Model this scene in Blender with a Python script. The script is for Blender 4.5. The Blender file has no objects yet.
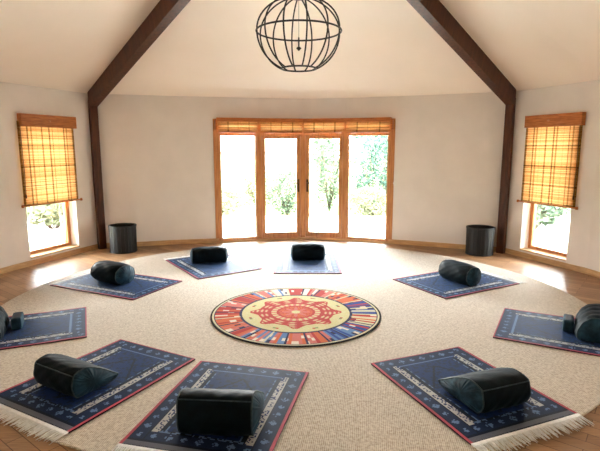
import bpy, bmesh, math, random
from math import sin, cos, pi, radians, hypot, atan2, sqrt
from mathutils import Vector, Matrix

S = bpy.context.scene
COL = S.collection
random.seed(7)

# ------------------------------------------------------------------ helpers
def lin(c):
    c = c / 255.0
    return c / 12.92 if c <= 0.04045 else ((c + 0.055) / 1.055) ** 2.4
def rgb(r, g, b):
    return (lin(r), lin(g), lin(b), 1.0)

def h2(a, b=0, c=0):
    x = sin(a * 127.1 + b * 311.7 + c * 74.7) * 43758.5453
    return x - math.floor(x)

class MB:
    """collects geometry for one mesh object"""
    def __init__(self):
        self.v, self.f, self.c, self.smooth = [], [], [], []
    def poly(self, pts, col=None, smooth=False):
        n = len(self.v)
        self.v.extend([tuple(p) for p in pts])
        self.f.append(tuple(range(n, n + len(pts))))
        self.c.append(col); self.smooth.append(smooth)
    def faces(self, verts, faces, col=None, smooth=False):
        n = len(self.v)
        self.v.extend([tuple(p) for p in verts])
        for f in faces:
            self.f.append(tuple(i + n for i in f)); self.c.append(col); self.smooth.append(smooth)
    def box(self, lo, hi, M=None, bev=0.0, col=None):
        bm = bmesh.new()
        bmesh.ops.create_cube(bm, size=1.0)
        sx, sy, sz = (hi[i] - lo[i] for i in range(3))
        for v in bm.verts:
            v.co = Vector(((v.co.x + .5) * sx + lo[0], (v.co.y + .5) * sy + lo[1], (v.co.z + .5) * sz + lo[2]))
        if bev > 0:
            bmesh.ops.bevel(bm, geom=bm.edges[:], offset=min(bev, .45 * min(sx, sy, sz)), segments=2, affect='EDGES', profile=.6)
        if M is not None:
            bm.transform(M)
        bm.verts.index_update()
        self.faces([v.co[:] for v in bm.verts], [[v.index for v in f.verts] for f in bm.faces], col)
        bm.free()
    def tube(self, pts, r, n=8, closed=False, col=None, caps=True):
        pts = [Vector(p) for p in pts]
        m = len(pts)
        rings = []
        up = None
        for i, p in enumerate(pts):
            if closed:
                t = (pts[(i + 1) % m] - pts[i - 1]).normalized()
            else:
                t = (pts[min(i + 1, m - 1)] - pts[max(i - 1, 0)]).normalized()
            if up is None:
                up = Vector((0, 0, 1)) if abs(t.z) < .9 else Vector((1, 0, 0))
            a = (up - t * up.dot(t))
            if a.length < 1e-6:
                a = t.orthogonal()
            a.normalize(); up = a
            b = t.cross(a)
            rr = r[i] if isinstance(r, (list, tuple)) else r
            rings.append([p + (a * cos(2 * pi * k / n) + b * sin(2 * pi * k / n)) * rr for k in range(n)])
        vs = [q for ring in rings for q in ring]
        fs = []
        for i in range(m if closed else m - 1):
            j = (i + 1) % m
            for k in range(n):
                l = (k + 1) % n
                fs.append((i * n + k, i * n + l, j * n + l, j * n + k))
        if not closed and caps:
            fs.append(tuple(range(n - 1, -1, -1)))
            fs.append(tuple((m - 1) * n + k for k in range(n)))
        self.faces(vs, fs, col, True)
    def lathe(self, prof, n=32, center=(0, 0, 0), col=None, smooth=True, close=False):
        vs, fs = [], []
        m = len(prof)
        for (r, z) in prof:
            for k in range(n):
                a = 2 * pi * k / n
                vs.append((center[0] + r * cos(a), center[1] + r * sin(a), center[2] + z))
        for i in range(m if close else m - 1):
            j = (i + 1) % m
            for k in range(n):
                l = (k + 1) % n
                fs.append((i * n + k, i * n + l, j * n + l, j * n + k))
        self.faces(vs, fs, col, smooth)
    def build(self, name, mat, parent=None, loc=None, rotz=None, weld=False):
        me = bpy.data.meshes.new(name)
        me.from_pydata(self.v, [], self.f)
        me.polygons.foreach_set('use_smooth', self.smooth)
        if any(c is not None for c in self.c):
            at = me.color_attributes.new('pattern', 'FLOAT_COLOR', 'CORNER')
            data = []
            for p, c in zip(me.polygons, self.c):
                data.extend(list(c or (1, 1, 1, 1)) * p.loop_total)
            at.data.foreach_set('color', data)
        me.materials.append(mat)
        if weld:
            bm = bmesh.new(); bm.from_mesh(me)
            bmesh.ops.remove_doubles(bm, verts=bm.verts[:], dist=1e-5)
            bmesh.ops.recalc_face_normals(bm, faces=bm.faces[:])
            bm.to_mesh(me); bm.free()
        me.validate(); me.update()
        o = bpy.data.objects.new(name, me)
        COL.objects.link(o)
        if parent is not None: o.parent = parent
        if loc is not None: o.location = loc
        if rotz is not None: o.rotation_euler = (0, 0, rotz)
        return o

def empty(name, loc, rotz=0.0):
    o = bpy.data.objects.new(name, None)
    o.empty_display_size = .1
    COL.objects.link(o)
    o.location = loc; o.rotation_euler = (0, 0, rotz)
    return o
def tag(o, label, cat, group=None, kind=None):
    o['label'] = label; o['category'] = cat
    if group: o['group'] = group
    if kind: o['kind'] = kind
    return o
def struct(o, label=None, cat=None):
    o['kind'] = 'structure'
    if label: o['label'] = label
    if cat: o['category'] = cat
    return o

def catmull(pts, n, closed=False):
    P = [Vector(p) for p in pts]
    out = []
    m = len(P)
    for i in range(m if closed else m - 1):
        if closed:
            p0, p1, p2, p3 = P[i - 1], P[i], P[(i + 1) % m], P[(i + 2) % m]
        else:
            p1, p2 = P[i], P[i + 1]
            p0 = P[i - 1] if i > 0 else p1 * 2 - p2
            p3 = P[i + 2] if i + 2 < m else p2 * 2 - p1
        for k in range(n):
            t = k / n
            out.append(.5 * ((2 * p1) + (p2 - p0) * t + (2 * p0 - 5 * p1 + 4 * p2 - p3) * t * t + (3 * p1 - p0 - 3 * p2 + p3) * t ** 3))
    if not closed: out.append(P[-1])
    return out

# ---------------------------------------------------------------- materials
def newmat(name):
    m = bpy.data.materials.new(name); m.use_nodes = True
    nt = m.node_tree
    for n in list(nt.nodes): nt.nodes.remove(n)
    out = nt.nodes.new('ShaderNodeOutputMaterial')
    return m, nt, out
def pbsdf(nt, out, rough=.6, spec=.4, metallic=0, sheen=0, sheen_tint=None):
    b = nt.nodes.new('ShaderNodeBsdfPrincipled')
    b.inputs['Roughness'].default_value = rough
    b.inputs['Specular IOR Level'].default_value = spec
    b.inputs['Metallic'].default_value = metallic
    b.inputs['Sheen Weight'].default_value = sheen
    b.inputs['Sheen Tint'].default_value = (.42, .66, 1, 1); b.inputs['Sheen Roughness'].default_value = .35
    if sheen_tint: b.inputs['Sheen Tint'].default_value = sheen_tint
    nt.links.new(b.outputs[0], out.inputs[0])
    return b
def coords(nt, scale=(1, 1, 1), rot=(0, 0, 0), kind='Object'):
    t = nt.nodes.new('ShaderNodeTexCoord'); mp = nt.nodes.new('ShaderNodeMapping')
    mp.inputs['Scale'].default_value = scale; mp.inputs['Rotation'].default_value = rot
    nt.links.new(t.outputs[kind], mp.inputs[0])
    return mp
def noise(nt, mp, scale=5, detail=4, rough=.55):
    n = nt.nodes.new('ShaderNodeTexNoise')
    n.inputs['Scale'].default_value = scale; n.inputs['Detail'].default_value = detail; n.inputs['Roughness'].default_value = rough
    nt.links.new(mp.outputs[0], n.inputs[0])
    return n
def ramp(nt, fac, stops):
    r = nt.nodes.new('ShaderNodeValToRGB')
    el = r.color_ramp.elements
    while len(el) < len(stops): el.new(.5)
    for e, (p, c) in zip(el, stops):
        e.position = p; e.color = c
    nt.links.new(fac, r.inputs[0])
    return r
def bump(nt, h, b, strength=.2, dist=.01):
    n = nt.nodes.new('ShaderNodeBump')
    n.inputs['Strength'].default_value = strength; n.inputs['Distance'].default_value = dist
    nt.links.new(h, n.inputs['Height']); nt.links.new(n.outputs[0], b.inputs['Normal'])
def noisy(name, c1, c2, scale=(1, 1, 1), ns=8, rough=.6, spec=.4, bs=0, bd=.01, metallic=0, sheen=0, detail=4, lo=.35, hi=.65):
    m, nt, out = newmat(name)
    b = pbsdf(nt, out, rough, spec, metallic, sheen)
    n = noise(nt, coords(nt, scale), ns, detail)
    r = ramp(nt, n.outputs[0], [(lo, c1), (hi, c2)])
    nt.links.new(r.outputs[0], b.inputs['Base Color'])
    if bs: bump(nt, n.outputs[0], b, bs, bd)
    return m
def vcol(name, rough=.8, spec=.2, sheen=0, bs=.3, ns=300, var=.25):
    m, nt, out = newmat(name)
    b = pbsdf(nt, out, rough, spec, 0, sheen)
    a = nt.nodes.new('ShaderNodeVertexColor'); a.layer_name = 'pattern'
    n = noise(nt, coords(nt), ns, 2)
    mx = nt.nodes.new('ShaderNodeMix'); mx.data_type = 'RGBA'; mx.blend_type = 'MULTIPLY'
    mx.inputs[0].default_value = 1
    r = ramp(nt, n.outputs[0], [(.3, (1 - var,) * 3 + (1,)), (.7, (1 + var * .3,) * 3 + (1,))])
    nt.links.new(a.outputs[0], mx.inputs[6]); nt.links.new(r.outputs[0], mx.inputs[7])
    nt.links.new(mx.outputs[2], b.inputs['Base Color'])
    if bs: bump(nt, n.outputs[0], b, bs, .004)
    return m

M = {}
M['wall'] = noisy('wall_paint', rgb(229, 223, 217), rgb(234, 228, 222), ns=3, rough=.9, spec=.1, bs=.03, bd=.004)
M['ceiling'] = noisy('ceiling_paint', rgb(252, 243, 231), rgb(254, 245, 234), ns=2, rough=.9, spec=.1)
M['reveal'] = noisy('reveal_paint', rgb(228, 226, 220), rgb(234, 232, 226), ns=3, rough=.8, spec=.2)
M['beam'] = noisy('dark_beam_wood', rgb(58, 30, 17), rgb(92, 50, 28), scale=(1, 1, .12), ns=26, rough=.5, spec=.4, bs=.1)
M['wood'] = noisy('orange_wood', rgb(172, 110, 62), rgb(204, 144, 88), scale=(1, 1, .08), ns=40, rough=.38, spec=.45, bs=.05)
M['woodh'] = noisy('pelmet_wood', rgb(160, 90, 40), rgb(196, 120, 60), scale=(.2, .2, 2), ns=40, rough=.45, spec=.4, bs=.05)
M['palewood'] = noisy('pale_wood', rgb(190, 150, 104), rgb(212, 174, 128), scale=(.3, .3, 2), ns=20, rough=.5, spec=.4)
M['black'] = noisy('black_iron', rgb(14, 12, 11), rgb(22, 19, 17), ns=30, rough=.5, spec=.5)
M['switch'] = noisy('white_plastic', rgb(232, 230, 224), rgb(238, 236, 230), ns=4, rough=.4, spec=.5)
M['brass'] = noisy('dark_bronze', rgb(70, 48, 30), rgb(92, 66, 42), ns=20, rough=.35, spec=.5, metallic=.8)
M['mat'] = vcol('prayer_rug_wool', rough=.62, spec=.07, sheen=.13, bs=.3, ns=260, var=.3)
M['rug'] = vcol('round_rug_wool', rough=.9, spec=.08, sheen=.0, bs=.3, ns=220, var=.3)
M['fringe'] = noisy('cream_fringe', rgb(224, 226, 226), rgb(240, 241, 241), ns=60, rough=.9, spec=.1)
M['cushion'] = noisy('dark_teal_cotton', rgb(6, 15, 19), rgb(11, 25, 31), ns=14, rough=.55, spec=.08, bs=.35, bd=.012, sheen=.05)
M['pleat'] = noisy('dark_teal_pleats', rgb(20, 40, 52), rgb(44, 74, 90), ns=14, rough=.55, spec=.12, bs=.2, bd=.01, sheen=.06)
M['piping'] = noisy('piping_cord', rgb(40, 54, 60), rgb(58, 74, 80), ns=50, rough=.6, spec=.3, sheen=.05)
M['basket'] = noisy('black_slat', rgb(14, 14, 15), rgb(30, 29, 30), scale=(1, 1, .1), ns=30, rough=.5, spec=.35, bs=.1)
M['basket_in'] = noisy('basket_lining', rgb(16, 16, 17), rgb(24, 24, 25), ns=20, rough=.8, spec=.2)
M['patio'] = noisy('pale_patio_stone', rgb(190, 184, 174), rgb(212, 206, 196), ns=2, rough=.9, spec=.1)
M['lawn'] = noisy('lawn_grass', rgb(70, 84, 44), rgb(96, 108, 60), ns=6, rough=.95, spec=.1)
M['bark'] = noisy('bark', rgb(58, 48, 40), rgb(84, 70, 58), scale=(1, 1, .3), ns=20, rough=.9, spec=.1, bs=.3)
M['render'] = noisy('house_render', rgb(120, 112, 106), rgb(132, 124, 116), ns=2, rough=.9, spec=.1)
M['tile'] = noisy('roof_tile', rgb(116, 76, 66), rgb(136, 92, 80), ns=6, rough=.8, spec=.1)

def leafmat(name, c1, c2):
    m, nt, out = newmat(name)
    n = noise(nt, coords(nt), 9.0, 3)
    r = ramp(nt, n.outputs[0], [(.35, c1), (.65, c2)])
    d = nt.nodes.new('ShaderNodeBsdfDiffuse'); t = nt.nodes.new('ShaderNodeBsdfTranslucent'); mx = nt.nodes.new('ShaderNodeMixShader')
    mx.inputs[0].default_value = .35
    for s in (d, t): nt.links.new(r.outputs[0], s.inputs[0])
    nt.links.new(d.outputs[0], mx.inputs[1]); nt.links.new(t.outputs[0], mx.inputs[2]); nt.links.new(mx.outputs[0], out.inputs[0])
    return m
M['leaf_a'] = leafmat('leaf_mid_green', rgb(42, 54, 42), rgb(88, 100, 82))
M['leaf_b'] = leafmat('leaf_blue_green', rgb(38, 56, 48), rgb(78, 98, 86))
M['leaf_c'] = leafmat('leaf_yellow_green', rgb(64, 68, 48), rgb(104, 106, 84))

# glass: clear, with fresnel reflection
m, nt, out = newmat('clear_glass')
fr = nt.nodes.new('ShaderNodeFresnel'); fr.inputs[0].default_value = 1.45
tr = nt.nodes.new('ShaderNodeBsdfTransparent'); tr.inputs[0].default_value = (.97, .98, .97, 1)
gl = nt.nodes.new('ShaderNodeBsdfGlossy'); gl.inputs['Roughness'].default_value = .02
mx = nt.nodes.new('ShaderNodeMixShader')
nt.links.new(fr.outputs[0], mx.inputs[0]); nt.links.new(tr.outputs[0], mx.inputs[1]); nt.links.new(gl.outputs[0], mx.inputs[2])
nt.links.new(mx.outputs[0], out.inputs[0])
M['glass'] = m

# bamboo: translucent woven slats coloured by the pattern attribute
m, nt, out = newmat('woven_bamboo')
a = nt.nodes.new('ShaderNodeVertexColor'); a.layer_name = 'pattern'
n = noise(nt, coords(nt, (1, 1, 8)), 40, 3)
r = ramp(nt, n.outputs[0], [(.3, (.72, .7, .66, 1)), (.7, (1.1, 1.08, 1.05, 1))])
mm = nt.nodes.new('ShaderNodeMix'); mm.data_type = 'RGBA'; mm.blend_type = 'MULTIPLY'; mm.inputs[0].default_value = 1
nt.links.new(a.outputs[0], mm.inputs[6]); nt.links.new(r.outputs[0], mm.inputs[7])
d = nt.nodes.new('ShaderNodeBsdfDiffuse'); t = nt.nodes.new('ShaderNodeBsdfTranslucent'); mx = nt.nodes.new('ShaderNodeMixShader')
mx.inputs[0].default_value = .19
for s in (d, t): nt.links.new(mm.outputs[2], s.inputs[0])
nt.links.new(d.outputs[0], mx.inputs[1]); nt.links.new(t.outputs[0], mx.inputs[2]); nt.links.new(mx.outputs[0], out.inputs[0])
M['bamboo'] = m

# parquet floor: short oak blocks
m, nt, out = newmat('oak_parquet')
b = pbsdf(nt, out, .46, .4)
mp = coords(nt, (1, 1, 1), (0, 0, radians(38)))
br = nt.nodes.new('ShaderNodeTexBrick')
br.inputs['Scale'].default_value = 1; br.inputs['Brick Width'].default_value = .5; br.inputs['Row Height'].default_value = .09
br.inputs['Mortar Size'].default_value = .0022; br.inputs['Bias'].default_value = 0
br.inputs['Color1'].default_value = rgb(142, 106, 74); br.inputs['Color2'].default_value = rgb(176, 138, 100); br.inputs['Mortar'].default_value = rgb(84, 56, 36)
nt.links.new(mp.outputs[0], br.inputs[0])
n = noise(nt, coords(nt, (2, 22, 1), (0, 0, radians(38))), 4, 5)
r = ramp(nt, n.outputs[0], [(.3, (.7, .68, .66, 1)), (.7, (1.1, 1.1, 1.1, 1))])
mm = nt.nodes.new('ShaderNodeMix'); mm.data_type = 'RGBA'; mm.blend_type = 'MULTIPLY'; mm.inputs[0].default_value = 1
nt.links.new(br.outputs[0], mm.inputs[6]); nt.links.new(r.outputs[0], mm.inputs[7]); nt.links.new(mm.outputs[2], b.inputs['Base Color'])
bump(nt, n.outputs[0], b, .05, .005)
M['parquet'] = m

# sisal carpet: small basket weave
m, nt, out = newmat('sisal_weave')
b = pbsdf(nt, out, .85, .2, 0, .1)
mp = coords(nt, (1, 1, 1), (0, 0, radians(8)))
w1 = nt.nodes.new('ShaderNodeTexWave'); w1.bands_direction = 'X'; w1.inputs['Scale'].default_value = 30; w1.inputs['Distortion'].default_value = 1.5; w1.inputs['Detail'].default_value = 2
w2 = nt.nodes.new('ShaderNodeTexWave'); w2.bands_direction = 'Y'; w2.inputs['Scale'].default_value = 30; w2.inputs['Distortion'].default_value = 1.5; w2.inputs['Detail'].default_value = 2
for w in (w1, w2): nt.links.new(mp.outputs[0], w.inputs[0])
mu = nt.nodes.new('ShaderNodeMath'); mu.operation = 'MULTIPLY'
nt.links.new(w1.outputs[1], mu.inputs[0]); nt.links.new(w2.outputs[1], mu.inputs[1])
n = noise(nt, coords(nt), 60, 3)
ad = nt.nodes.new('ShaderNodeMath'); ad.operation = 'MULTIPLY_ADD'; ad.inputs[1].default_value = .6
nt.links.new(mu.outputs[0], ad.inputs[0]); nt.links.new(n.outputs[0], ad.inputs[2])
r = ramp(nt, ad.outputs[0], [(.3, rgb(150, 135, 115)), (1.0, rgb(229, 220, 205))])
nt.links.new(r.outputs[0], b.inputs['Base Color'])
bump(nt, ad.outputs[0], b, .5, .008)
M['sisal'] = m

# ------------------------------------------------------------ room plan
H = 2.42
APEX = Vector((-.05, 4.2, 3.98))
def on_right0(y): return (3.294 - .4086 * (y - 6.955), y)
CL, CR = (-3.235, 7.62), on_right0(7.30)
DOORP = [(-1.38, 8.06), (-.70, 8.25), (.05, 8.37), (.77, 8.25), (1.50, 7.98)]
def on_left(y):  return (-3.71 + .38 * (y - 6.378), y)
def on_right(y): return (3.294 - .4086 * (y - 6.955), y)
WL = [on_left(7.235), on_left(6.415)]      # left window opening, far to near
WR = [on_right(7.01), on_right(6.27)]    # right window opening, far to near
left_front = [CL, WL[0], WL[1]]
left_rest = [Vector(p) for p in [on_left(6.2), (-4.02, 5.3), (-4.15, 4.1), (-3.9, 2.6), (-3.2, 1.1), (-2.1, .1)]]
left_rest = [Vector(WL[1])] + catmull(left_rest, 6)
rear = catmull([(-2.1, .1), (-.8, -.42), (.75, -.42), (2.05, .1)], 6)
right_rest = catmull([(2.05, .1), (3.1, 1.1), (3.82, 2.6), (4.02, 4.1), (3.86, 5.2), on_right(6.0)], 6) + [Vector(WR[1])]
back_l = catmull([CL, (-2.66, 7.74), (-2.02, 7.93), DOORP[0]], 5)
back_r = catmull([DOORP[4], (2.12, 7.74), (2.62, 7.52), CR], 5)
LOOP = []
MARK = {}
def addseq(name, pts):
    s = len(LOOP)
    for p in pts:
        p = Vector((p[0], p[1]))
        if LOOP and (LOOP[-1] - p).length < 1e-4: 
            if len(LOOP) == s: s -= 1
            continue
        LOOP.append(p)
    MARK[name] = (s, len(LOOP) - 1)
# clockwise seen from above: left corner -> back -> right -> rear -> left
addseq('back_l', back_l); addseq('doors', DOORP); addseq('back_r', back_r)
addseq('right_a', [CR, WR[0]]); addseq('right_w', WR); addseq('right_b', list(reversed(right_rest)))
addseq('rear', list(reversed(rear))); addseq('left_b', list(reversed(left_rest)))
addseq('left_w', [WL[1], WL[0]]); addseq('left_a', [WL[0], CL])
LOOP.pop()     # same as the first
NL = len(LOOP)
def lp(i): return LOOP[i % NL]
def onorm(i):
    a = (lp(i) - lp(i - 1)).normalized(); b = (lp(i + 1) - lp(i)).normalized()
    na, nb = Vector((-a.y, a.x)), Vector((-b.y, b.x))
    n = (na + nb)
    n = n / max(.3, (1 + na.dot(nb)))
    return n            # mitred outward normal
TH = .28
def strip(mb, i0, i1, z0, z1, off0=0.0, off1=TH):
    idx = list(range(i0, i1 + 1))
    A = [lp(i) + onorm(i) * off0 for i in idx]; B = [lp(i) + onorm(i) * off1 for i in idx]
    n = len(idx)
    vs = [(p.x, p.y, z0) for p in A] + [(p.x, p.y, z1) for p in A] + [(p.x, p.y, z0) for p in B] + [(p.x, p.y, z1) for p in B]
    fs = []
    for k in range(n - 1):
        fs += [(k, k + 1, n + k + 1, n + k), (2 * n + k + 1, 2 * n + k, 3 * n + k, 3 * n + k + 1),
               (n + k, n + k + 1, 3 * n + k + 1, 3 * n + k), (k + 1, k, 2 * n + k, 2 * n + k + 1)]
    fs += [(0, n, 3 * n, 2 * n), (n - 1, 2 * n + n - 1, 4 * n - 1, 2 * n - 1)]
    mb.faces(vs, fs)

DZ1 = 2.05          # head of the glazed doors
WZ0, WZ1 = .10, 1.98  # side windows
mb = MB(); s = MARK
strip(mb, s['back_l'][0], s['back_l'][1], 0, H); strip(mb, s['doors'][0], s['doors'][1], DZ1, H); strip(mb, s['back_r'][0], s['back_r'][1], 0, H)
struct(mb.build('wall_back', M['wall']))
mb = MB()
strip(mb, s['right_a'][0], s['right_a'][1], 0, H); strip(mb, s['right_w'][0], s['right_w'][1], 0, WZ0)
strip(mb, s['right_w'][0], s['right_w'][1], WZ1, H); strip(mb, s['right_b'][0], s['right_b'][1], 0, H)
struct(mb.build('wall_right', M['wall']))
mb = MB(); strip(mb, s['rear'][0], s['rear'][1], 0, H); struct(mb.build('wall_rear', M['wall']))
mb = MB()
strip(mb, s['left_b'][0], s['left_b'][1], 0, H); strip(mb, s['left_w'][0], s['left_w'][1], 0, WZ0)
strip(mb, s['left_w'][0], s['left_w'][1], WZ1, H); strip(mb, s['left_a'][0], NL, 0, H)
struct(mb.build('wall_left', M['wall']))
# floor slab and vaulted ceiling
mb = MB()
ring = [lp(i) + onorm(i) * TH for i in range(NL)]
mb.faces([(p.x, p.y, 0) for p in ring] + [(p.x, p.y, -.12) for p in ring],
         [tuple(range(NL))[::-1], tuple(range(NL, 2 * NL))] + [(k, (k + 1) % NL, NL + (k + 1) % NL, NL + k) for k in range(NL)])
struct(mb.build('floor', M['parquet'], weld=True))
mb = MB()
vs, fs = [], []
NR = 10
for j in range(NR + 1):
    t = j / NR * .985
    for i in range(NL):
        p = lp(i)
        vs.append((p.x + (APEX.x - p.x) * t, p.y + (APEX.y - p.y) * t, H + (APEX.z - H) * t))
for j in range(NR):
    for i in range(NL):
        k = (i + 1) % NL
        fs.append((j * NL + i, j * NL + k, (j + 1) * NL + k, (j + 1) * NL + i))
fs.append(tuple(NR * NL + i for i in range(NL)))
base = len(vs)
for i in range(NL):
    q = lp(i) + onorm(i) * (TH + .25); vs.append((q.x, q.y, H))
for i in range(NL):
    k = (i + 1) % NL
    fs.append((i, k, base + k, base + i))
vs.append((APEX.x, APEX.y, APEX.z + .3))
for i in range(NL):
    fs.append((base + i, base + (i + 1) % NL, len(vs) - 1))
mb.faces(vs, fs)
struct(mb.build('ceiling', M['ceiling']))
# skirting boards
def skirting(name, ranges):
    mb = MB()
    for i0, i1 in ranges:
        strip(mb, i0, i1, 0, .075, -.018, -.0005)
    struct(mb.build(name, M['palewood']))
skirting('baseboard_back', [s['back_l'], s['back_r']])
skirting('baseboard_right', [(s['right_a'][0], s['right_b'][1])])
skirting('baseboard_left', [(s['left_b'][0], NL)])
skirting('baseboard_rear', [s['rear']])

# ---------------------------------------------------------- posts and beams
def post_and_beam(corner, side):
    c = Vector(corner); d = (Vector((APEX.x, APEX.y)) - c).normalized()
    pc = c + d * .085
    ang = atan2(d.y, d.x)
    o = MB()
    o.box((-.05, -.055, 0), (.05, .055, 2.32), None, .006)
    p = struct(o.build('post_' + side, M['beam'], None, (pc.x, pc.y, 0), ang))
    # rafter beam: from the corner up to the apex
    st = Vector((c.x + d.x * .02, c.y + d.y * .02, H + .0)); en = Vector((APEX.x - d.x * .12, APEX.y - d.y * .12, APEX.z - .04))
    L = (en - st).length
    slope = atan2(en.z - st.z, (Vector((en.x, en.y)) - Vector((st.x, st.y))).length)
    b = MB()
    b.faces([(x, y, z) for x in (0, L) for y in (-.06, .06) for z in (-.22, .03)],
            [(0, 1, 3, 2), (4, 6, 7, 5), (0, 4, 5, 1), (2, 3, 7, 6), (0, 2, 6, 4), (1, 5, 7, 3)])
    # shift the low end so the cut stands plumb
    for k in range(4):
        x, y, z = b.v[k]
        b.v[k] = (x + (z + .0) * math.tan(slope) + .05, y, z)
    bo = b.build('beam_' + side, M['beam'])
    bo.matrix_world = Matrix.Translation(st) @ Matrix.Rotation(ang, 4, 'Z') @ Matrix.Rotation(-slope, 4, 'Y')
    struct(bo)
post_and_beam(CL, 'left'); post_and_beam(CR, 'right')

# -------------------------------------------------------- glazed back doors
def facet(a, b, inset):
    a, b = Vector(a), Vector(b)
    d = (b - a); L = d.length; d /= L
    n = Vector((-d.y, d.x))      # outward (loop runs clockwise)
    o = a + n * inset
    Mx = Matrix(((d.x, n.x, 0, o.x), (d.y, n.y, 0, o.y), (0, 0, 1, 0), (0, 0, 0, 1)))
    return Mx, L
def panel(name, a, b, door, hand=0):
    Mx, L = facet(a, b, .0)
    root = empty(name, (0, 0, 0)); root.matrix_world = Mx
    z0, z1 = .0, DZ1
    fr = MB()
    w = .045
    fr.box((-.012, 0, z0), (w, .08, z1), None, .003); fr.box((L - w, 0, z0), (L + .012, .08, z1), None, .003)
    fr.box((w, 0, z1 - .05), (L - w, .08, z1), None, .004); fr.box((w, 0, z0), (L - w, .08, z0 + .045), None, .004)
    TZ = 1.80
    fr.box((w, 0, TZ), (L - w, .08, TZ + .045), None, .004)
    fr.build('frame', M['wood'], root)
    g = MB(); g.box((w - .003, .036, TZ + .042), (L - w + .003, .042, z1 - .047)); g.build('fanlight_pane', M['glass'], root)
    x0, x1 = w + .003, L - w - .003
    zb, zt = z0 + .048, TZ + .002
    if door:
        sw, rb = .06, .085
        sa = MB()
        sa.box((x0, .012, zb), (x0 + sw, .068, zt), None, .004); sa.box((x1 - sw, .012, zb), (x1, .068, zt), None, .004)
        sa.box((x0 + sw, .012, zb), (x1 - sw, .068, zb + rb), None, .004); sa.box((x0 + sw, .012, zt - .05), (x1 - sw, .068, zt), None, .004)
        sash = sa.build('sash', M['wood'], root)
        g = MB(); g.box((x0 + sw - .004, .036, zb + rb - .004), (x1 - sw + .004, .042, zt - .046)); g.build('pane', M['glass'], root)
        hx = x1 - sw * .5 if hand > 0 else x0 + sw * .5
        hd = MB()
        hd.box((hx - .018, .002, .84), (hx + .018, .012, 1.06), None, .004)
        hd.tube([(hx, .005, 1.0), (hx, -.035, 1.0), (hx - hand * .015, -.045, 1.0), (hx - hand * .09, -.045, .995)], .009, 8)
        h = hd.build('handle', M['brass'], root); h['label'] = 'dark bronze lever handle'
    else:
        sw = .018
        sa = MB()
        sa.box((x0, .02, zb), (x0 + sw, .06, zt), None, .003); sa.box((x1 - sw, .02, zb), (x1, .06, zt), None, .003)
        sa.box((x0 + sw, .02, zb), (x1 - sw, .06, zb + .02), None, .003)
        sa.build('glazing_bead', M['palewood'], root)
        g = MB(); g.box((x0 + sw - .004, .036, zb + .016), (x1 - sw + .004, .042, zt)); g.build('pane', M['glass'], root)
    return struct(root)
panel('window_1', DOORP[0], DOORP[1], False)
panel('door_1', DOORP[1], DOORP[2], True, 1)
panel('door_2', DOORP[2], DOORP[3], True, -1)
panel('window_2', DOORP[3], DOORP[4], False)
# jamb lining at each side and threshold
mb = MB()
i0 = s['doors'][0]
strip(mb, s['doors'][0], s['doors'][1], 0, .03, -.03, .05)
struct(mb.build('trim_1', M['palewood']))
for k, (pa, pb, xs) in enumerate([(DOORP[0], DOORP[1], -1), (DOORP[3], DOORP[4], 1)]):
    Mx, L = facet(pa, pb, -.012)
    mb = MB()
    if xs < 0: mb.box((-.055, 0, 0), (.0, .012, DZ1 + .02), None, .003)
    else: mb.box((L, 0, 0), (L + .055, .012, DZ1 + .02), None, .003)
    o = mb.build('trim_%d' % (k + 2), M['wood']); o.matrix_world = Mx; struct(o)

# --------------------------------------------------------- bamboo blinds
BAM = [rgb(220, 168, 112), rgb(208, 152, 94), rgb(230, 184, 128), rgb(192, 136, 80)]
def bamboo_sheet(mb, w, z0, z1, yoff, dark_bands, folds=()):
    nz = max(6, int((z1 - z0) / .0085)); nx = max(8, int(w / .012))
    for j in range(nz):
        za, zb = z0 + (z1 - z0) * j / nz, z0 + (z1 - z0) * (j + 1) / nz
        zm = (za + zb) / 2
        bcol = BAM[int(h2(j, 3.3, w) * 4)]
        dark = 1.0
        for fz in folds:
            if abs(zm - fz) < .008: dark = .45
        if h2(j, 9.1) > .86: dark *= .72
        wob = .0025 * (1 if j % 2 else -1)
        for i in range(nx):
            xa, xb = w * i / nx, w * (i + 1) / nx
            f = (xa + xb) / 2 / w
            k = dark
            for c, cw, cd in dark_bands:
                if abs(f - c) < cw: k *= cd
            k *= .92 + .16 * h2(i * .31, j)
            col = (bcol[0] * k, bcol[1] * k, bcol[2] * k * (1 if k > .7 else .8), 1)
            mb.poly([(xa, yoff - .002, za), (xb, yoff - .002, za), (xb, yoff + wob, zm), (xa, yoff + wob, zm)], col)
            mb.poly([(xa, yoff + wob, zm), (xb, yoff + wob, zm), (xb, yoff - .002, zb), (xa, yoff - .002, zb)], col)
CORDS_AND_EDGE_SHADE = [(.16, .012, .35), (.22, .01, .5), (.40, .012, .4), (.53, .012, .35), (.59, .01, .45), (.80, .012, .35), (.86, .01, .5), (.30, .006, .8), (.70, .006, .8), (.02, .025, .4), (.98, .025, .4)]  # cord bands; the last two paint unlit shade along both side edges
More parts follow.
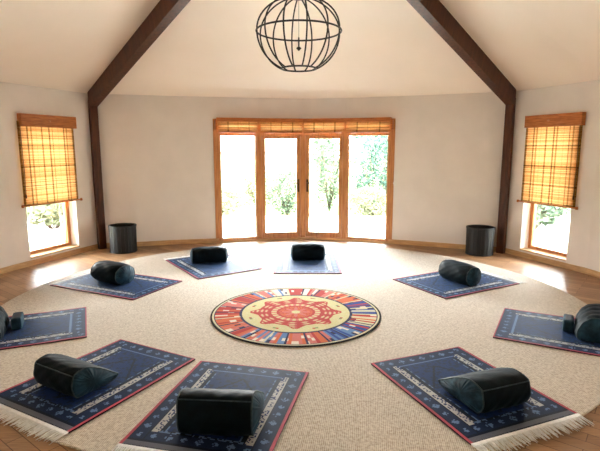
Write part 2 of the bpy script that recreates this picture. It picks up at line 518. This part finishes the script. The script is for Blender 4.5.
def side_window(name, far, near, side, ztop, zbot):
    # reveal lining, timber casement and glass set deep in the wall
    if side > 0: a, b = far, near            # clockwise order on the right wall
    else: a, b = near, far
    Mx, L = facet(a, b, 0.0)
    root = empty(name, (0, 0, 0)); root.matrix_world = Mx
    t = .012
    r = MB()
    r.box((0, .001, WZ0), (t, TH - .01, WZ1)); r.box((L - t, .001, WZ0), (L, TH - .01, WZ1)); r.box((t, .001, WZ1 - t), (L - t, TH - .01, WZ1))
    o = r.build('reveal', M['reveal'], root); o['label'] = 'white painted window reveal'
    sl = MB(); sl.box((t, -.012, WZ0), (L - t, TH - .01, WZ0 + .02), None, .004)
    sl.build('sill', M['palewood'], root)
    f = MB(); w = .055; y0, y1 = .15, .21
    f.box((t, y0, WZ0 + .02), (t + w, y1, WZ1 - t), None, .004); f.box((L - t - w, y0, WZ0 + .02), (L - t, y1, WZ1 - t), None, .004)
    f.box((t + w, y0, WZ0 + .02), (L - t - w, y1, WZ0 + .02 + .045), None, .004); f.box((t + w, y0, WZ1 - t - w), (L - t - w, y1, WZ1 - t), None, .004)
    f.build('casement', M['wood'], root)
    g = MB(); g.box((t + w - .004, y0 + .026, WZ0 + .06), (L - t - w + .004, y0 + .032, WZ1 - t - w + .004)); g.build('pane', M['glass'], root)
    struct(root)
    # the blind: pelmet box on the wall, woven sheet, bottom rail, cord
    where = 'left' if side < 0 else 'right'
    b = empty('roman_blind', (0, 0, 0)); b.matrix_world = Mx
    tag(b, ('half lowered woven bamboo blind with wooden pelmet on the left wall window' if side < 0 else
            'half lowered woven bamboo blind with wooden pelmet on the right wall window'), 'blind', 'half lowered bamboo blinds')
    ea, eb, PD = (.005, .035, .075) if side < 0 else (.005, .085, .075)
    p = MB()
    p.box((-ea, -PD, ztop - .165), (L + eb, -PD + .022, ztop), None, .004)
    p.box((-ea, -PD + .022, ztop - .165), (-ea + .02, -.001, ztop), None, .003); p.box((L + eb - .02, -PD + .022, ztop - .165), (L + eb, -.001, ztop), None, .003)
    p.box((-ea + .02, -PD + .022, ztop - .02), (L + eb - .02, -.001, ztop), None, .003)
    pe = p.build('pelmet', M['woodh'], b)
    k = MB(); k.lathe([(0.0, 0), (.012, 0), (.014, .008), (.006, .014), (0, .016)], 12); kb = k.build('knob', M['wood'], pe)
    kb.matrix_local = Matrix.Translation((L / 2, -PD, ztop - .08)) @ Matrix.Rotation(radians(90), 4, 'X')
    sh = MB(); bamboo_sheet(sh, L + (.05 if side < 0 else .085), zbot, ztop - .10, 0, CORDS_AND_EDGE_SHADE, [zbot + .26, zbot + .52, zbot + .8, zbot + .02])
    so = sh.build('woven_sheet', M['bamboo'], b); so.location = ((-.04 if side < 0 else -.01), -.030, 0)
    rl = MB(); xe = L + (.06 if side < 0 else .095)
    rl.tube([(-.06, -.034, zbot - .004), (xe, -.034, zbot - .004)], .011, 10)
    for x in (-.062, xe + .002):
        rl.lathe([(0, -.02), (.016, -.018), (.018, 0), (.016, .018), (0, .02)], 10, (x, -.034, zbot - .004))
    rl.build('bottom_rail', M['woodh'], b)
    cd = MB()
    cx = L + .05 if side > 0 else -.012
    cd.tube([(cx, -.05, ztop - .16), (cx + .004, -.052, 1.25), (cx, -.05, .98)], .004, 6)
    cd.lathe([(0, 0), (.01, .004), (.012, .03), (.005, .06), (0, .062)], 10, (cx, -.05, .93))
    cd.build('pull_cord', M['brass'], b)
side_window('window_3', WL[0], WL[1], -1, 2.045, .83)
side_window('window_4', WR[0], WR[1], 1, 2.045, .83)

# folded blinds over the doors, below one continuous pelmet shelf
pm = MB()
idx = list(range(s['doors'][0], s['doors'][1] + 1))
PZ = 2.055
def off_line(d): return [lp(i) + onorm(i) * d for i in idx]
strip(pm, idx[0], idx[-1], PZ, PZ + .028, -.15, -.002)
strip(pm, idx[0], idx[-1], PZ - .03, PZ, -.14, -.125)
pel = pm.build('pelmet', M['woodh'])
tag(pel, 'long thin wooden pelmet shelf above the glazed back doors', 'pelmet')
for (pa, pb, xs) in [(DOORP[0], DOORP[1], 0), (DOORP[3], DOORP[4], 1)]:
    Mx, L = facet(pa, pb, 0)
    e = MB()
    x = -.03 if not xs else L
    e.box((x, -.15, PZ - .17), (x + .03, -.002, PZ), None, .004)
    ee = e.build('end_block', M['woodh'], pel)
    ee.matrix_world = Mx
names = ['above the left fixed pane', 'above the left door leaf', 'above the right door leaf', 'above the right fixed pane']
for k in range(4):
    Mx, L = facet(DOORP[k], DOORP[k + 1], 0)
    b = empty('folded_blind', (0, 0, 0)); b.matrix_world = Mx
    tag(b, 'bamboo blind folded up %s of the back doors' % names[k], 'blind', 'folded blinds above the doors')
    sh = MB()
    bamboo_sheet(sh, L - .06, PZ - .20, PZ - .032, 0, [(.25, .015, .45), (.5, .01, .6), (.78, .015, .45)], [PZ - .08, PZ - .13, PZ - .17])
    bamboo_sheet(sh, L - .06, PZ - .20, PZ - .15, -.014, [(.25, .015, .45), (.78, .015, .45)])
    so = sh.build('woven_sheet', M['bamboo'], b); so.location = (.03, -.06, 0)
    rl = MB(); rl.box((.025, -.085, PZ - .212), (L - .025, -.055, PZ - .196), None, .005); rl.build('bottom_rail', M['woodh'], b)

# light switch
i = s['back_r'][0]
Mx, L = facet(lp(i), lp(i + 1), 0)
sw = MB(); sw.box((.02, -.009, .98), (.10, -.0005, 1.06), None, .003)
so = sw.build('light_switch', M['switch']); so.matrix_world = Mx
tag(so, 'small white square light switch on the wall right of the doors', 'switch')
rk = MB(); rk.box((.048, -.013, 1.005), (.072, -.0085, 1.035), None, .002); ro = rk.build('rocker', M['switch'], so)

# ------------------------------------------------------------- pendant
PC = Vector((-.01, 4.2, 2.556)); PR = .35
pen = empty('pendant_light', PC)
tag(pen, 'round black iron cage pendant light hanging from the ceiling apex', 'lamp')
NRIB = 12; ZU, ZD = .78, .94
ztop, zbot = .345, -.318
for k in range(NRIB):
    a = 2 * pi * (k + .35) / NRIB
    pts = []
    t0, t1 = math.asin(zbot / PR), math.asin(ztop / PR)
    for j in range(25):
        t = t0 + (t1 - t0) * j / 24
        pts.append((PR * cos(t) * cos(a), PR * cos(t) * sin(a), PR * sin(t) * (ZU if t > 0 else ZD)))
    r_ = MB(); r_.tube(pts, .0066, 6); r_.build('rib', M['black'], pen)
def ringtube(r, z, tr):
    mb = MB(); mb.tube([(r * cos(2 * pi * q / 64), r * sin(2 * pi * q / 64), z) for q in range(64)], tr, 8, closed=True); return mb
ringtube(PR + .003, 0, .0075).build('equator_ring', M['black'], pen)
ringtube(sqrt(PR ** 2 - zbot ** 2), zbot * ZD, .007).build('bottom_ring', M['black'], pen)
HR = sqrt(PR ** 2 - ztop ** 2) + .006; ztop *= ZU
hb = MB(); hb.lathe([(0, ztop - .012), (HR, ztop - .01), (HR, ztop + .006), (.03, ztop + .015), (.012, ztop + .05), (0, ztop + .05)], 24)
hb.build('top_hub', M['black'], pen)
zc = APEX.z - .03 - PC.z
rd = MB(); rd.tube([(0, 0, ztop + .03), (0, 0, zc)], .008, 8); rd.build('stem', M['black'], pen)
cn = MB(); cn.lathe([(0, zc - .03), (.06, zc - .025), (.065, zc + .0), (0, zc + .005)], 24); cn.build('ceiling_rose', M['black'], pen)
lh = MB(); lh.tube([(0, 0, ztop), (0, 0, -.05)], .0016, 6); lh.build('lamp_cord', M['black'], pen)
lh = MB(); lh.lathe([(0, -.158), (.008, -.15), (.022, -.136), (.018, -.13), (.006, -.122), (.006, -.05), (0, -.045)], 14)
lh.build('lamp_holder', M['black'], pen)

# ------------------------------------------------------------- carpet
CZ = .012
CC = (-.05, 5.02); CRAD = 2.89
mb = MB()
mb.lathe([(0.001, 0.0005), (CRAD - .006, .0005), (CRAD, .004), (CRAD, .008), (CRAD - .008, CZ), (0.001, CZ)], 160, smooth=False)
cp = mb.build('carpet', M['sisal'], None, (CC[0], CC[1], 0), weld=True)
cp.scale = (1.045, 1, 1)
tag(cp, 'large round cream sisal carpet covering the middle of the wood floor', 'carpet')

# round patterned rug
RR = .82; RZ = .009
RED = rgb(172, 52, 46); PINK = rgb(200, 112, 102); ORG = rgb(202, 100, 60); BLU = rgb(36, 66, 140); LBL = rgb(92, 126, 176)
CRM = rgb(208, 200, 166); BLK = rgb(14, 11, 14); YEL = rgb(204, 196, 146); GRN = rgb(120, 134, 96); WHT = rgb(222, 212, 196); NAV = rgb(30, 30, 66)
def rugcol(r, a):
    x = r / RR
    if x > .984: return BLK
    if x > .963: return CRM
    if x > .952: return NAV
    if x > .66:
        # band of painted panels, each with its own palette
        nseg = 26
        f = (a / (2 * pi) * nseg) % nseg; k = int(f); ff = f - k
        deg = math.degrees(a) % 360
        pal = [RED, PINK, ORG, PINK, RED]
        if deg < 26 or deg > 348: pal = [BLU, LBL, BLU, CRM, RED]
        elif 295 < deg < 330: pal = [BLU, LBL, BLU, RED]
        elif 330 <= deg <= 348: pal = [ORG, RED, CRM]
        elif 190 < deg < 295: pal = [RED, ORG, PINK, PINK, LBL, RED, ORG]
        elif 60 < deg < 130: pal = [PINK, WHT, RED, LBL]
        elif 130 <= deg <= 190: pal = [RED, PINK, ORG]
        base = pal[int(h2(k, 5.7) * len(pal))]
        if ff < .09: return NAV if h2(k, 1.3) > .4 else CRM
        q = (x - .66) / .292
        if q < .04 or q > .97: return NAV
        rr_ = int(q * 9); ss = int(ff * 6)
        hh = h2(k, int(q * 4), ss); hs = h2(k, ss, 4.4)
        if hh > .90: return WHT
        if hs > .55: return pal[int(h2(k, ss, 8.8) * len(pal))]
        if hh < .08: return NAV
        return base
    if x > .64: return NAV
    # cream field with eight pointed medallion
    st = .40 + .10 * abs(cos(4 * a)) ** 1.5 + .02 * cos(16 * a)
    if x > st + .025:
        k = int((a + pi / 8) / (pi / 4)); da = (a + pi / 8) % (pi / 4) - pi / 8
        if abs(x - .56) < .018 and abs(abs(da) - pi / 8) < .06: return GRN if k % 2 else RED
        return YEL if h2(int(x * 90), int(a * 50)) > .2 else CRM
    if x > st: return RED
    if x > .32:
        w = sin(16 * a) * .5 + .5 * sin(x * 120)
        return RED if w > -.15 else (PINK if w > -.5 else YEL)
    if x > .29: return RED
    if x > .23: return PINK if sin(24 * a) > 0 else YEL
    if x > .20: return RED
    w = cos(8 * a) * .06
    if x > .11 + w: return ORG if h2(int(x * 60), int(a * 20)) > .35 else RED
    if x > .05: return PINK
    return YEL
mb = MB()
nr, na = 96, 468
for j in range(nr):
    r0, r1 = RR * j / nr, RR * (j + 1) / nr
    for i in range(na):
        a0, a1 = 2 * pi * i / na, 2 * pi * (i + 1) / na
        c = rugcol((r0 + r1) / 2, (a0 + a1) / 2)
        pts = [(r1 * cos(a0), r1 * sin(a0), RZ), (r1 * cos(a1), r1 * sin(a1), RZ)]
        pts += [(r0 * cos(a1), r0 * sin(a1), RZ), (r0 * cos(a0), r0 * sin(a0), RZ)] if j else [(0, 0, RZ)]
        mb.poly(pts, c)
for i in range(na):
    a0, a1 = 2 * pi * i / na, 2 * pi * (i + 1) / na
    mb.poly([(RR * cos(a0), RR * sin(a0), 0), (RR * cos(a1), RR * sin(a1), 0), (RR * cos(a1), RR * sin(a1), RZ), (RR * cos(a0), RR * sin(a0), RZ)], BLK)
o = mb.build('round_rug', M['rug'], None, (-.04, 4.48, CZ + .0005), weld=True)
tag(o, 'round red and cream rug with star medallion at the centre of the carpet', 'rug')

# ------------------------------------------------------------- prayer mats
NVY = rgb(12, 28, 62); NV2 = rgb(10, 38, 88); NV3 = rgb(7, 14, 36); MCR = rgb(178, 176, 172); MLB = rgb(92, 116, 154); MRD = rgb(172, 66, 80); MGR = rgb(96, 98, 108)
def matcol(u, v, W, L):
    # u across from the left edge, v from the inner end to the outer end
    e = min(u, W - u)
    if e < .019 or v < .010: return MRD
    if v > L - .05: return MGR if v < L - .012 else NV3
    if v > L - .07: return NV3
    if e < .024 or v < .02: return NV3
    if e < .115 or v < .115 or v > L - .14:
        # motif border
        if .105 < e < .115 and v > .105: return NV3
        if e < .115: p, q, w = v, e - .067, L
        else: p, q, w = u, (v - .067 if v < .5 * L else L - v - .105), W
        m = (p + .0) % .09 - .045
        d = abs(m) + abs(q)
        if d < .026 and h2(int(p / .012), int(q / .01 + 20)) > .25: return MLB
        return NVY
    if e < .165:
        k = h2(int(v / .012), int(e / .011))
        if e < .121 or e > .158: return MCR
        return MCR if k > .42 else NV2
    if v < .142 : return MLB if .124 < v < .138 else NV2
    if v > L - .165: return MLB if h2(int(u / .012), int(v / .01)) > .5 else NV3
    if e < .20: return NV3 if e < .19 else MLB if h2(int(v / .014), 3) > .65 else NV2
    # inner field with a faint lozenge
    d = abs(u - W / 2) / W + abs(v - L * .5) / L
    if abs(d - .30) < .012: return NV3
    return NV2 if h2(int(u / .02), int(v / .02)) > .3 else NVY
def prayer_mat(cx, cy, deg, W, L, label, curl=0):
    root = empty('prayer_mat', (cx, cy, 0), radians(deg))      # local x = outward
    tag(root, label, 'mat', 'navy prayer mats around the round rug')
    nu, nv = int(W / .0095), int(L / .0095)
    z1 = CZ + .010; z0 = CZ + .0008
    mb = MB()
    def P(i, j):
        u, v = W * i / nu, L * j / nv
        z = .0022 * sin(v * 9 + cx * 7) * sin(u * 7 + cy * 5) + .0015
        return (v - L / 2, W / 2 - u, z1 + z * .6)
    vs = [P(i, j) for j in range(nv + 1) for i in range(nu + 1)]
    n0 = len(mb.v); mb.v.extend(vs)
    for j in range(nv):
        for i in range(nu):
            a = j * (nu + 1) + i
            mb.f.append((a, a + nu + 1, a + nu + 2, a + 1)[::-1]); mb.c.append(matcol(W * (i + .5) / nu, L * (j + .5) / nv, W, L)); mb.smooth.append(False)
    rim = [(i, 0) for i in range(nu)] + [(nu, j) for j in range(nv)] + [(i, nv) for i in range(nu, 0, -1)] + [(0, j) for j in range(nv, 0, -1)]
    for k in range(len(rim)):
        p, q = P(*rim[k]), P(*rim[(k + 1) % len(rim)])
        mb.poly([(p[0], p[1], z0), (q[0], q[1], z0), q, p], rgb(60, 40, 52))
    mb.poly([(L / 2, -W / 2, z0), (L / 2, W / 2, z0), (-L / 2, W / 2, z0), (-L / 2, -W / 2, z0)][::-1], NV3)
    mb.build('rug', M['mat'], root)
    fr = MB()
    n = int(W / .0075)
    rnd = random.Random(int(cx * 1000 + cy * 77))
    for k in range(n):
        y = -W / 2 + W * (k + .5) / n
        ln = .105 + rnd.uniform(-.018, .022); dy = rnd.uniform(-.02, .02); dz = rnd.uniform(0, .003)
        zt = CZ + .006
        fr.tube([(L / 2 - .004, y, zt + .003), (L / 2 + ln * .35, y + dy * .2, zt + .001 + dz), (L / 2 + ln * .7, y + dy * .6, zt - .002 + dz), (L / 2 + ln, y + dy, zt - .003)], [.0028, .003, .0026, .0012], 5)
    # woven heading from which the tassels hang
    fr.box((L / 2 - .002, -W / 2, CZ + .003), (L / 2 + .022, W / 2, CZ + .0115), None, .003)
    f = fr.build('fringe', M['fringe'], root); f['label'] = 'cream tasselled fringe'
    return root
MATS = dict(
    bc=(.10, 6.52, 90, .87, 1.15, 'navy prayer mat directly in front of the glazed back doors'),
    fr=(1.86, 5.575, 28.7, .87, 1.19, 'navy prayer mat near the right black bin, back right of the circle'),
    bl=(-2.165, 5.50, 155, .80, 1.28, 'navy prayer mat in front of the left wall window, under a squat cushion'),
    bl2=(-1.21, 6.43, 124, .90, 1.20, 'navy prayer mat at back left, under a cylindrical bolster near the doors'),
    l=(-2.50, 4.01, 204, .84, 1.15, 'navy prayer mat cut off by the left edge of the photo'),
    r=(2.34, 3.95, -29, .85, 1.15, 'navy prayer mat cut off by the right edge of the photo'),
    nr=(1.10, 3.01, -68, .81, 1.06, 'navy fringed prayer mat in the right foreground'),
    nl=(-1.40, 3.14, -118, .80, 1.08, 'navy fringed prayer mat in the left foreground'),
    nc=(-.46, 2.79, -103, .83, 1.05, 'navy prayer mat at the front centre, cut by the bottom edge of the photo'))
for k, v in MATS.items(): prayer_mat(*v)
MZ = CZ + .0128

# ------------------------------------------------------------- bolsters
TEAR = [(.03, 0), (-.004, .025), (-.02, .08), (-.014, .135), (-.002, .168), (.02, .182), (.075, .194), (.14, .188), (.215, .162), (.30, .118), (.375, .075), (.43, .042), (.436, .030), (.40, .012), (.32, 0), (.2, 0), (.1, 0)]
ROLL = [(.06, .004), (.012, .045), (-.002, .11), (.014, .175), (.065, .222), (.13, .236), (.20, .222), (.252, .175), (.268, .11), (.254, .045), (.205, .004), (.13, 0)]
DOME = [(.02, .0), (.0, .03), (.004, .09), (.035, .155), (.095, .205), (.17, .222), (.245, .205), (.305, .155), (.336, .09), (.34, .03), (.32, .0), (.24, 0), (.17, 0), (.1, 0)]
TEARB = [(.03, 0), (-.006, .03), (-.026, .09), (-.02, .16), (-.004, .205), (.02, .218), (.07, .218), (.13, .20), (.20, .165), (.285, .118), (.365, .075), (.42, .042), (.426, .030), (.39, .012), (.32, 0), (.2, 0), (.1, 0)]
def bolster(prof, W, x, y, heading, label, ridges=0, bulge=.03, scale=1.0, pleats=22, name='bolster', xs=1.0):
    root = empty(name, (x, y, MZ), radians(heading))
    tag(root, label, 'cushion', 'dark bolster cushions on the mats')
    P = [Vector((p[0] * scale * xs, p[1] * scale)) for p in prof]
    C = catmull(P, 6, closed=True)
    for c in C: c.y = max(c.y, 0)
    m = len(C)
    cen = sum(C, Vector((0, 0))) / m
    ny = 36
    mb = MB(); vs = []
    for j in range(ny + 1):
        t = j / ny * 2 - 1
        k = 1 - ((.16 * abs(t) ** 4) if prof is ROLL else .045 * abs(t) ** 6)
        if ridges: k *= 1 - .05 * (.5 + .5 * cos(t * pi * ridges)) ** 2
        for i, c in enumerate(C):
            a = atan2(c.y - cen.y, c.x - cen.x)
            wr = .0025 * sin(a * 5 + t * 6 + x * 9) + .002 * sin(a * 11 - t * 13 + y * 4)
            q = cen + (c - cen) * (k + wr / .12 * .5)
            vs.append((q.x, t * W / 2, max(q.y, 0.0) if c.y > .002 else 0))
    fs = [(j * m + i, j * m + (i + 1) % m, (j + 1) * m + (i + 1) % m, (j + 1) * m + i) for j in range(ny) for i in range(m)]
    mb.faces(vs, fs, None, True)
    mb.build('cover', M['cushion'], root)
    if prof in (TEAR, TEARB):
        ci = min(range(m), key=lambda i: (C[i] - P[4]).length)
        pp = MB(); pp.tube([vs[j * m + ci] for j in range(ny + 1)], .0045, 6)
        o = pp.build('edge_piping', M['piping'], root)
    for sgn in (-1, 1):
        rim = [Vector(vs[(ny if sgn > 0 else 0) * m + i]) for i in range(m)]
        fine = []
        for i in range(m):
            for q in range(3): fine.append(rim[i].lerp(rim[(i + 1) % m], q / 3))
        n = len(fine)
        ce = Vector((cen.x - .01 * scale, sgn * (W / 2), cen.y * .95))
        e = MB(); ev = []; NRAD = 8
        for r in range(NRAD + 1):
            f = r / NRAD
            for i in range(n):
                p = ce.lerp(fine[i], 1 - f * .96)
                rip = sin(2 * pi * pleats * i / n + .6 * sin(i * .31)) * .0045 * (.6 + .4 * sin(i * .173 + x * 5)) * (1 - f) ** 1.6 * min(1, 6 * f)
                p = p.copy(); p.y = sgn * (W / 2 + bulge * (1 - (1 - f) ** 2.2) + rip)
                p.z = max(p.z, 0)
                ev.append(p)
        ef = [(r * n + i, r * n + (i + 1) % n, (r + 1) * n + (i + 1) % n, (r + 1) * n + i) for r in range(NRAD) for i in range(n)]
        ef.append(tuple(NRAD * n + i for i in range(n)))
        if sgn > 0: ef = [f[::-1] for f in ef]
        e.faces(ev, ef, None, True)
        e.build('end_panel', M['pleat'], root)
        pp = MB(); pp.tube([(p.x, p.y, max(p.z, .005)) for p in rim], .0048, 6, closed=True)
        pp.build('piping', M['piping'], root)
    return root
bolster(TEAR, .40, -1.60, 2.92, 60, 'dark wedge bolster on the left foreground mat, thin edge pointing right', scale=.94, xs=.84)
bolster(TEAR, .36, 1.245, 2.70, 111, 'dark wedge bolster on the right foreground mat, thin edge pointing left', scale=.95)
bolster(TEARB, .41, -.465, 2.42, 86, 'dark bolster seen square on from behind, on the front centre mat', scale=1.09, xs=.92)
bolster(ROLL, .44, 1.78, 5.49, 28, 'dark bolster with pleated round end on the back right mat near the right bin', scale=1.0)
bolster(ROLL, .45, -2.315, 5.42, 58, 'squat dark pleated cushion on the mat by the left window', xs=1.2, scale=1.0, bulge=.05)
bolster(ROLL, .46, -1.24, 6.42, 103, 'dark cylindrical bolster on the back left mat near the doors', scale=.92)
bolster(ROLL, .44, .115, 6.58, 90, 'dark boxy bolster on the mat in front of the back doors')
bolster(DOME, .42, 2.39, 3.98, -29, 'ridged half-round bolster cut off by the right edge of the photo', ridges=4)
bolster(DOME, .42, -2.545, 3.97, 204, 'ridged half-round bolster cut off by the left edge of the photo', ridges=4)

def block(x, y, deg, label):
    b = MB(); b.box((-.042, -.10, 0), (.042, .10, .11), None, .02)
    o = b.build('small_cushion', M['pleat'], None, (x, y, MZ), radians(deg))
    tag(o, label, 'cushion', 'small cushions beside the half-round bolsters')
block(2.356, 4.024, -29, 'small dark square cushion beside the half-round bolster on the right')
block(-2.515, 4.085, 204, 'small dark square cushion beside the half-round bolster on the left')

# ------------------------------------------------------------- bins
def bin_(x, y, rot, label, r=.20, h=.41):
    root = empty('waste_bin', (x, y, 0), rot)
    tag(root, label, 'bin', 'black bins by the posts')
    n = 24
    b = MB()
    for k in range(n):
        a0, a1 = 2 * pi * k / n + .012, 2 * pi * (k + 1) / n - .012
        ro, ri = r, r - .012
        q = lambda rr, a, z: (rr * cos(a), rr * sin(a), z)
        for (ra, rb_) in [(ro, ri)]:
            p = [q(ro, a0, .01), q(ro, a1, .01), q(ro * 1.02, a1, h), q(ro * 1.02, a0, h), q(ri, a0, .01), q(ri, a1, .01), q(ri * 1.02, a1, h), q(ri * 1.02, a0, h)]
            b.faces(p, [(0, 1, 2, 3), (5, 4, 7, 6), (3, 2, 6, 7), (1, 0, 4, 5), (1, 5, 6, 2), (4, 0, 3, 7)])
    b.build('slats', M['basket'], root)
    l = MB(); l.lathe([(0.001, .012), (r - .014, .012), (r * 1.02 - .014, h - .004), (r * 1.02 - .018, h - .004), (r - .018, .018), (.001, .018)], 48)
    l.build('lining', M['basket_in'], root)
    rm = MB(); rm.lathe([(r * 1.02 - .016, h - .012), (r * 1.02 + .006, h - .012), (r * 1.02 + .006, h + .008), (r * 1.02 - .016, h + .008)], 48, close=True)
    rm.build('rim', M['basket'], root)
    ba = MB(); ba.lathe([(0.001, 0), (r + .002, 0), (r + .002, .02), (0.001, .02)], 48); ba.build('base', M['basket'], root)
bin_(-2.76, 7.36, .2, 'black slatted round bin beside the left post')
bin_(2.74, 7.18, .5, 'black slatted round bin beside the right post')

# ------------------------------------------------------------- garden
g = MB(); g.faces([(-9, 8.75, -.13), (9, 8.75, -.13), (9, 12.2, -.13), (-9, 12.2, -.13), (-9, 8.75, -.3), (9, 8.75, -.3), (9, 12.2, -.3), (-9, 12.2, -.3)], [(0, 1, 2, 3), (4, 7, 6, 5), (0, 4, 5, 1), (2, 6, 7, 3), (1, 5, 6, 2), (3, 7, 4, 0)])
struct(g.build('garden_patio', M['patio']))
g = MB(); g.poly([(-70, -50, -.2), (70, -50, -.2), (70, 90, -.2), (-70, 90, -.2)])
struct(g.build('garden_lawn', M['lawn']))
def plant(name, label, cat, x, y, w, h, mat, group, n=900, z0=0.15, trunk=False, leaf=.09, seed=1, d=None):
    rnd = random.Random(seed)
    root = empty(name, (x, y, -.2))
    tag(root, label, cat, group)
    d = d or w
    L = MB()
    for k in range(n):
        while True:
            a, b, c = (rnd.uniform(-1, 1) for _ in range(3))
            rr = a * a + b * b + c * c
            if .12 < rr < 1: break
        lump = .8 + .25 * sin(5 * a + seed) * cos(4 * c + seed * 2) + rnd.uniform(-.12, .12)
        p = Vector((a * w / 2 * lump, b * d / 2 * lump, z0 + (h - z0) * (.5 + .5 * c)))
        s_ = leaf * rnd.uniform(.6, 1.4)
        t1 = Vector((rnd.uniform(-1, 1), rnd.uniform(-1, 1), rnd.uniform(-.6, .6))).normalized()
        t2 = t1.orthogonal().normalized()
        t2 = Matrix.Rotation(rnd.uniform(0, 6.28), 3, t1) @ t2
        L.poly([p - t1 * s_, p + t2 * s_ * .45, p + t1 * s_, p - t2 * s_ * .45])
    L.build('foliage', mat, root)
    T = MB()
    if trunk:
        T.tube([(0, 0, 0), (.05, .02, h * .3), (-.03, 0, h * .7)], [.12, .09, .04], 8)
        for q in range(5):
            aa = q * 1.3 + seed
            T.tube([(0.03, .02, h * (.25 + .07 * q)), (cos(aa) * w * .3, sin(aa) * d * .3, h * (.45 + .08 * q))], [.04, .015], 6)
    else:
        for q in range(7):
            aa = q * .9 + seed
            T.tube([(0, 0, 0), (cos(aa) * w * .15, sin(aa) * d * .15, h * .4), (cos(aa) * w * .3, sin(aa) * d * .3, h * .75)], [.02, .015, .006], 5)
    T.build('trunk' if trunk else 'stems', M['bark'], root)
SH = 'shrubs beyond the doors'
plant('garden_shrub', 'low yellowish shrub seen through the left fixed pane', 'shrub', -2.15, 12.7, 1.9, .9, M['leaf_c'], SH, 1500, z0=.02, leaf=.05, seed=2)
plant('garden_shrub', 'small yellow green shrub at the right edge of the left fixed pane', 'shrub', -1.25, 14.2, 1.3, 1.2, M['leaf_c'], SH, 1200, z0=.02, leaf=.05, seed=3)
plant('garden_shrub', 'bushy green shrub seen through the left door leaf', 'shrub', -.35, 12.9, 1.35, 1.25, M['leaf_a'], SH, 1600, z0=.02, leaf=.05, seed=4)
plant('garden_shrub', 'tall feathery green shrub seen through the right door leaf', 'shrub', .85, 13.8, 1.3, 2.35, M['leaf_a'], SH, 1900, z0=.02, leaf=.05, seed=5)
plant('garden_shrub', 'dense blue green shrub seen through the right fixed pane', 'shrub', 2.3, 14.6, 2.1, 2.4, M['leaf_b'], SH, 2600, z0=.02, leaf=.06, seed=6)
plant('garden_shrub', 'low green shrub at the foot of the right fixed pane view', 'shrub', 1.85, 12.5, 1.6, .8, M['leaf_c'], SH, 1400, z0=.02, leaf=.05, seed=7)
plant('garden_tree', 'tall pale tree standing behind the shrubs on the right', 'tree', 3.3, 18.5, 3.2, 4.6, M['leaf_b'], 'trees beyond the doors', 1500, z0=1.0, trunk=True, leaf=.12, seed=8)
plant('garden_tree', 'slim tree standing behind the right door leaf', 'tree', 1.0, 22.5, 2.0, 3.9, M['leaf_a'], 'trees beyond the doors', 800, z0=.8, trunk=True, leaf=.11, seed=9)
plant('garden_shrub', 'green shrub seen through the left wall window', 'shrub', -5.35, 10.3, 1.9, .75, M['leaf_c'], SH, 800, seed=11)
plant('garden_shrub', 'green shrub seen through the right wall window', 'shrub', 5.0, 10.2, 1.7, .8, M['leaf_a'], SH, 800, seed=12)
hs = empty('distant_house', (-5.2, 40, -.2))
tag(hs, 'distant low house with reddish roof beyond the garden', 'house')
b = MB(); b.box((-4, -3, 0), (4, 3, 1.5)); b.build('wall', M['render'], hs)
b = MB(); b.faces([(-4.3, -3.3, 1.5), (4.3, -3.3, 1.5), (4.3, 3.3, 1.5), (-4.3, 3.3, 1.5), (-3, 0, 3.1), (3, 0, 3.1)], [(0, 1, 5, 4), (1, 2, 5), (2, 3, 4, 5), (3, 0, 4), (3, 2, 1, 0)])
b.build('roof', M['tile'], hs)

# ------------------------------------------------------------- light
w = bpy.data.worlds.new('overcast_sky'); S.world = w; w.use_nodes = True
nt = w.node_tree
for n_ in list(nt.nodes): nt.nodes.remove(n_)
wo = nt.nodes.new('ShaderNodeOutputWorld'); bg = nt.nodes.new('ShaderNodeBackground')
tc = nt.nodes.new('ShaderNodeTexCoord'); sx = nt.nodes.new('ShaderNodeSeparateXYZ')
nt.links.new(tc.outputs['Generated'], sx.inputs[0])
cr = ramp(nt, sx.outputs['Z'], [(.0, (1.0, .98, .95, 1)), (.6, (.86, .93, 1.0, 1))])
nt.links.new(cr.outputs[0], bg.inputs[0]); bg.inputs[1].default_value = 1.0
nt.links.new(bg.outputs[0], wo.inputs[0])

def portal(a, b, z0, z1):
    Mx, L = facet(a, b, .30)
    l = bpy.data.lights.new('window_portal', 'AREA'); l.shape = 'RECTANGLE'; l.size = L; l.size_y = z1 - z0
    l.cycles.is_portal = True
    o = bpy.data.objects.new('window_portal', l); COL.objects.link(o)
    d = Mx.col[0].xyz; n = Mx.col[1].xyz
    c = Mx @ Vector((L / 2, 0, (z0 + z1) / 2))
    # local -Z looks into the room
    R = Matrix((( d.x, 0, n.x), (d.y, 0, n.y), (0, 1, 0)))
    o.matrix_world = Matrix.Translation(c) @ R.to_4x4()
for k in range(4): portal(DOORP[k], DOORP[k + 1], 0, DZ1)
portal(WR[0], WR[1], WZ0, WZ1); portal(WL[1], WL[0], WZ0, WZ1)

# ------------------------------------------------------------- camera, view
cam = bpy.data.cameras.new('camera'); co = bpy.data.objects.new('camera', cam); COL.objects.link(co)
cam.sensor_width = 36; cam.lens = 480 / 600 * 36; cam.clip_start = .02
co.location = (0, 0, 1.6); co.rotation_euler = (radians(90 - 9.2), 0, 0)
S.camera = co
vs_ = S.view_settings
vs_.view_transform = 'Standard'; vs_.look = 'None'; vs_.gamma = 1; vs_.use_curve_mapping = False
vs_.exposure = 6.0
S.cycles.use_denoising = True
S.cycles.max_bounces = 12; S.cycles.diffuse_bounces = 8; S.cycles.transparent_max_bounces = 16
S.cycles.sample_clamp_indirect = 10
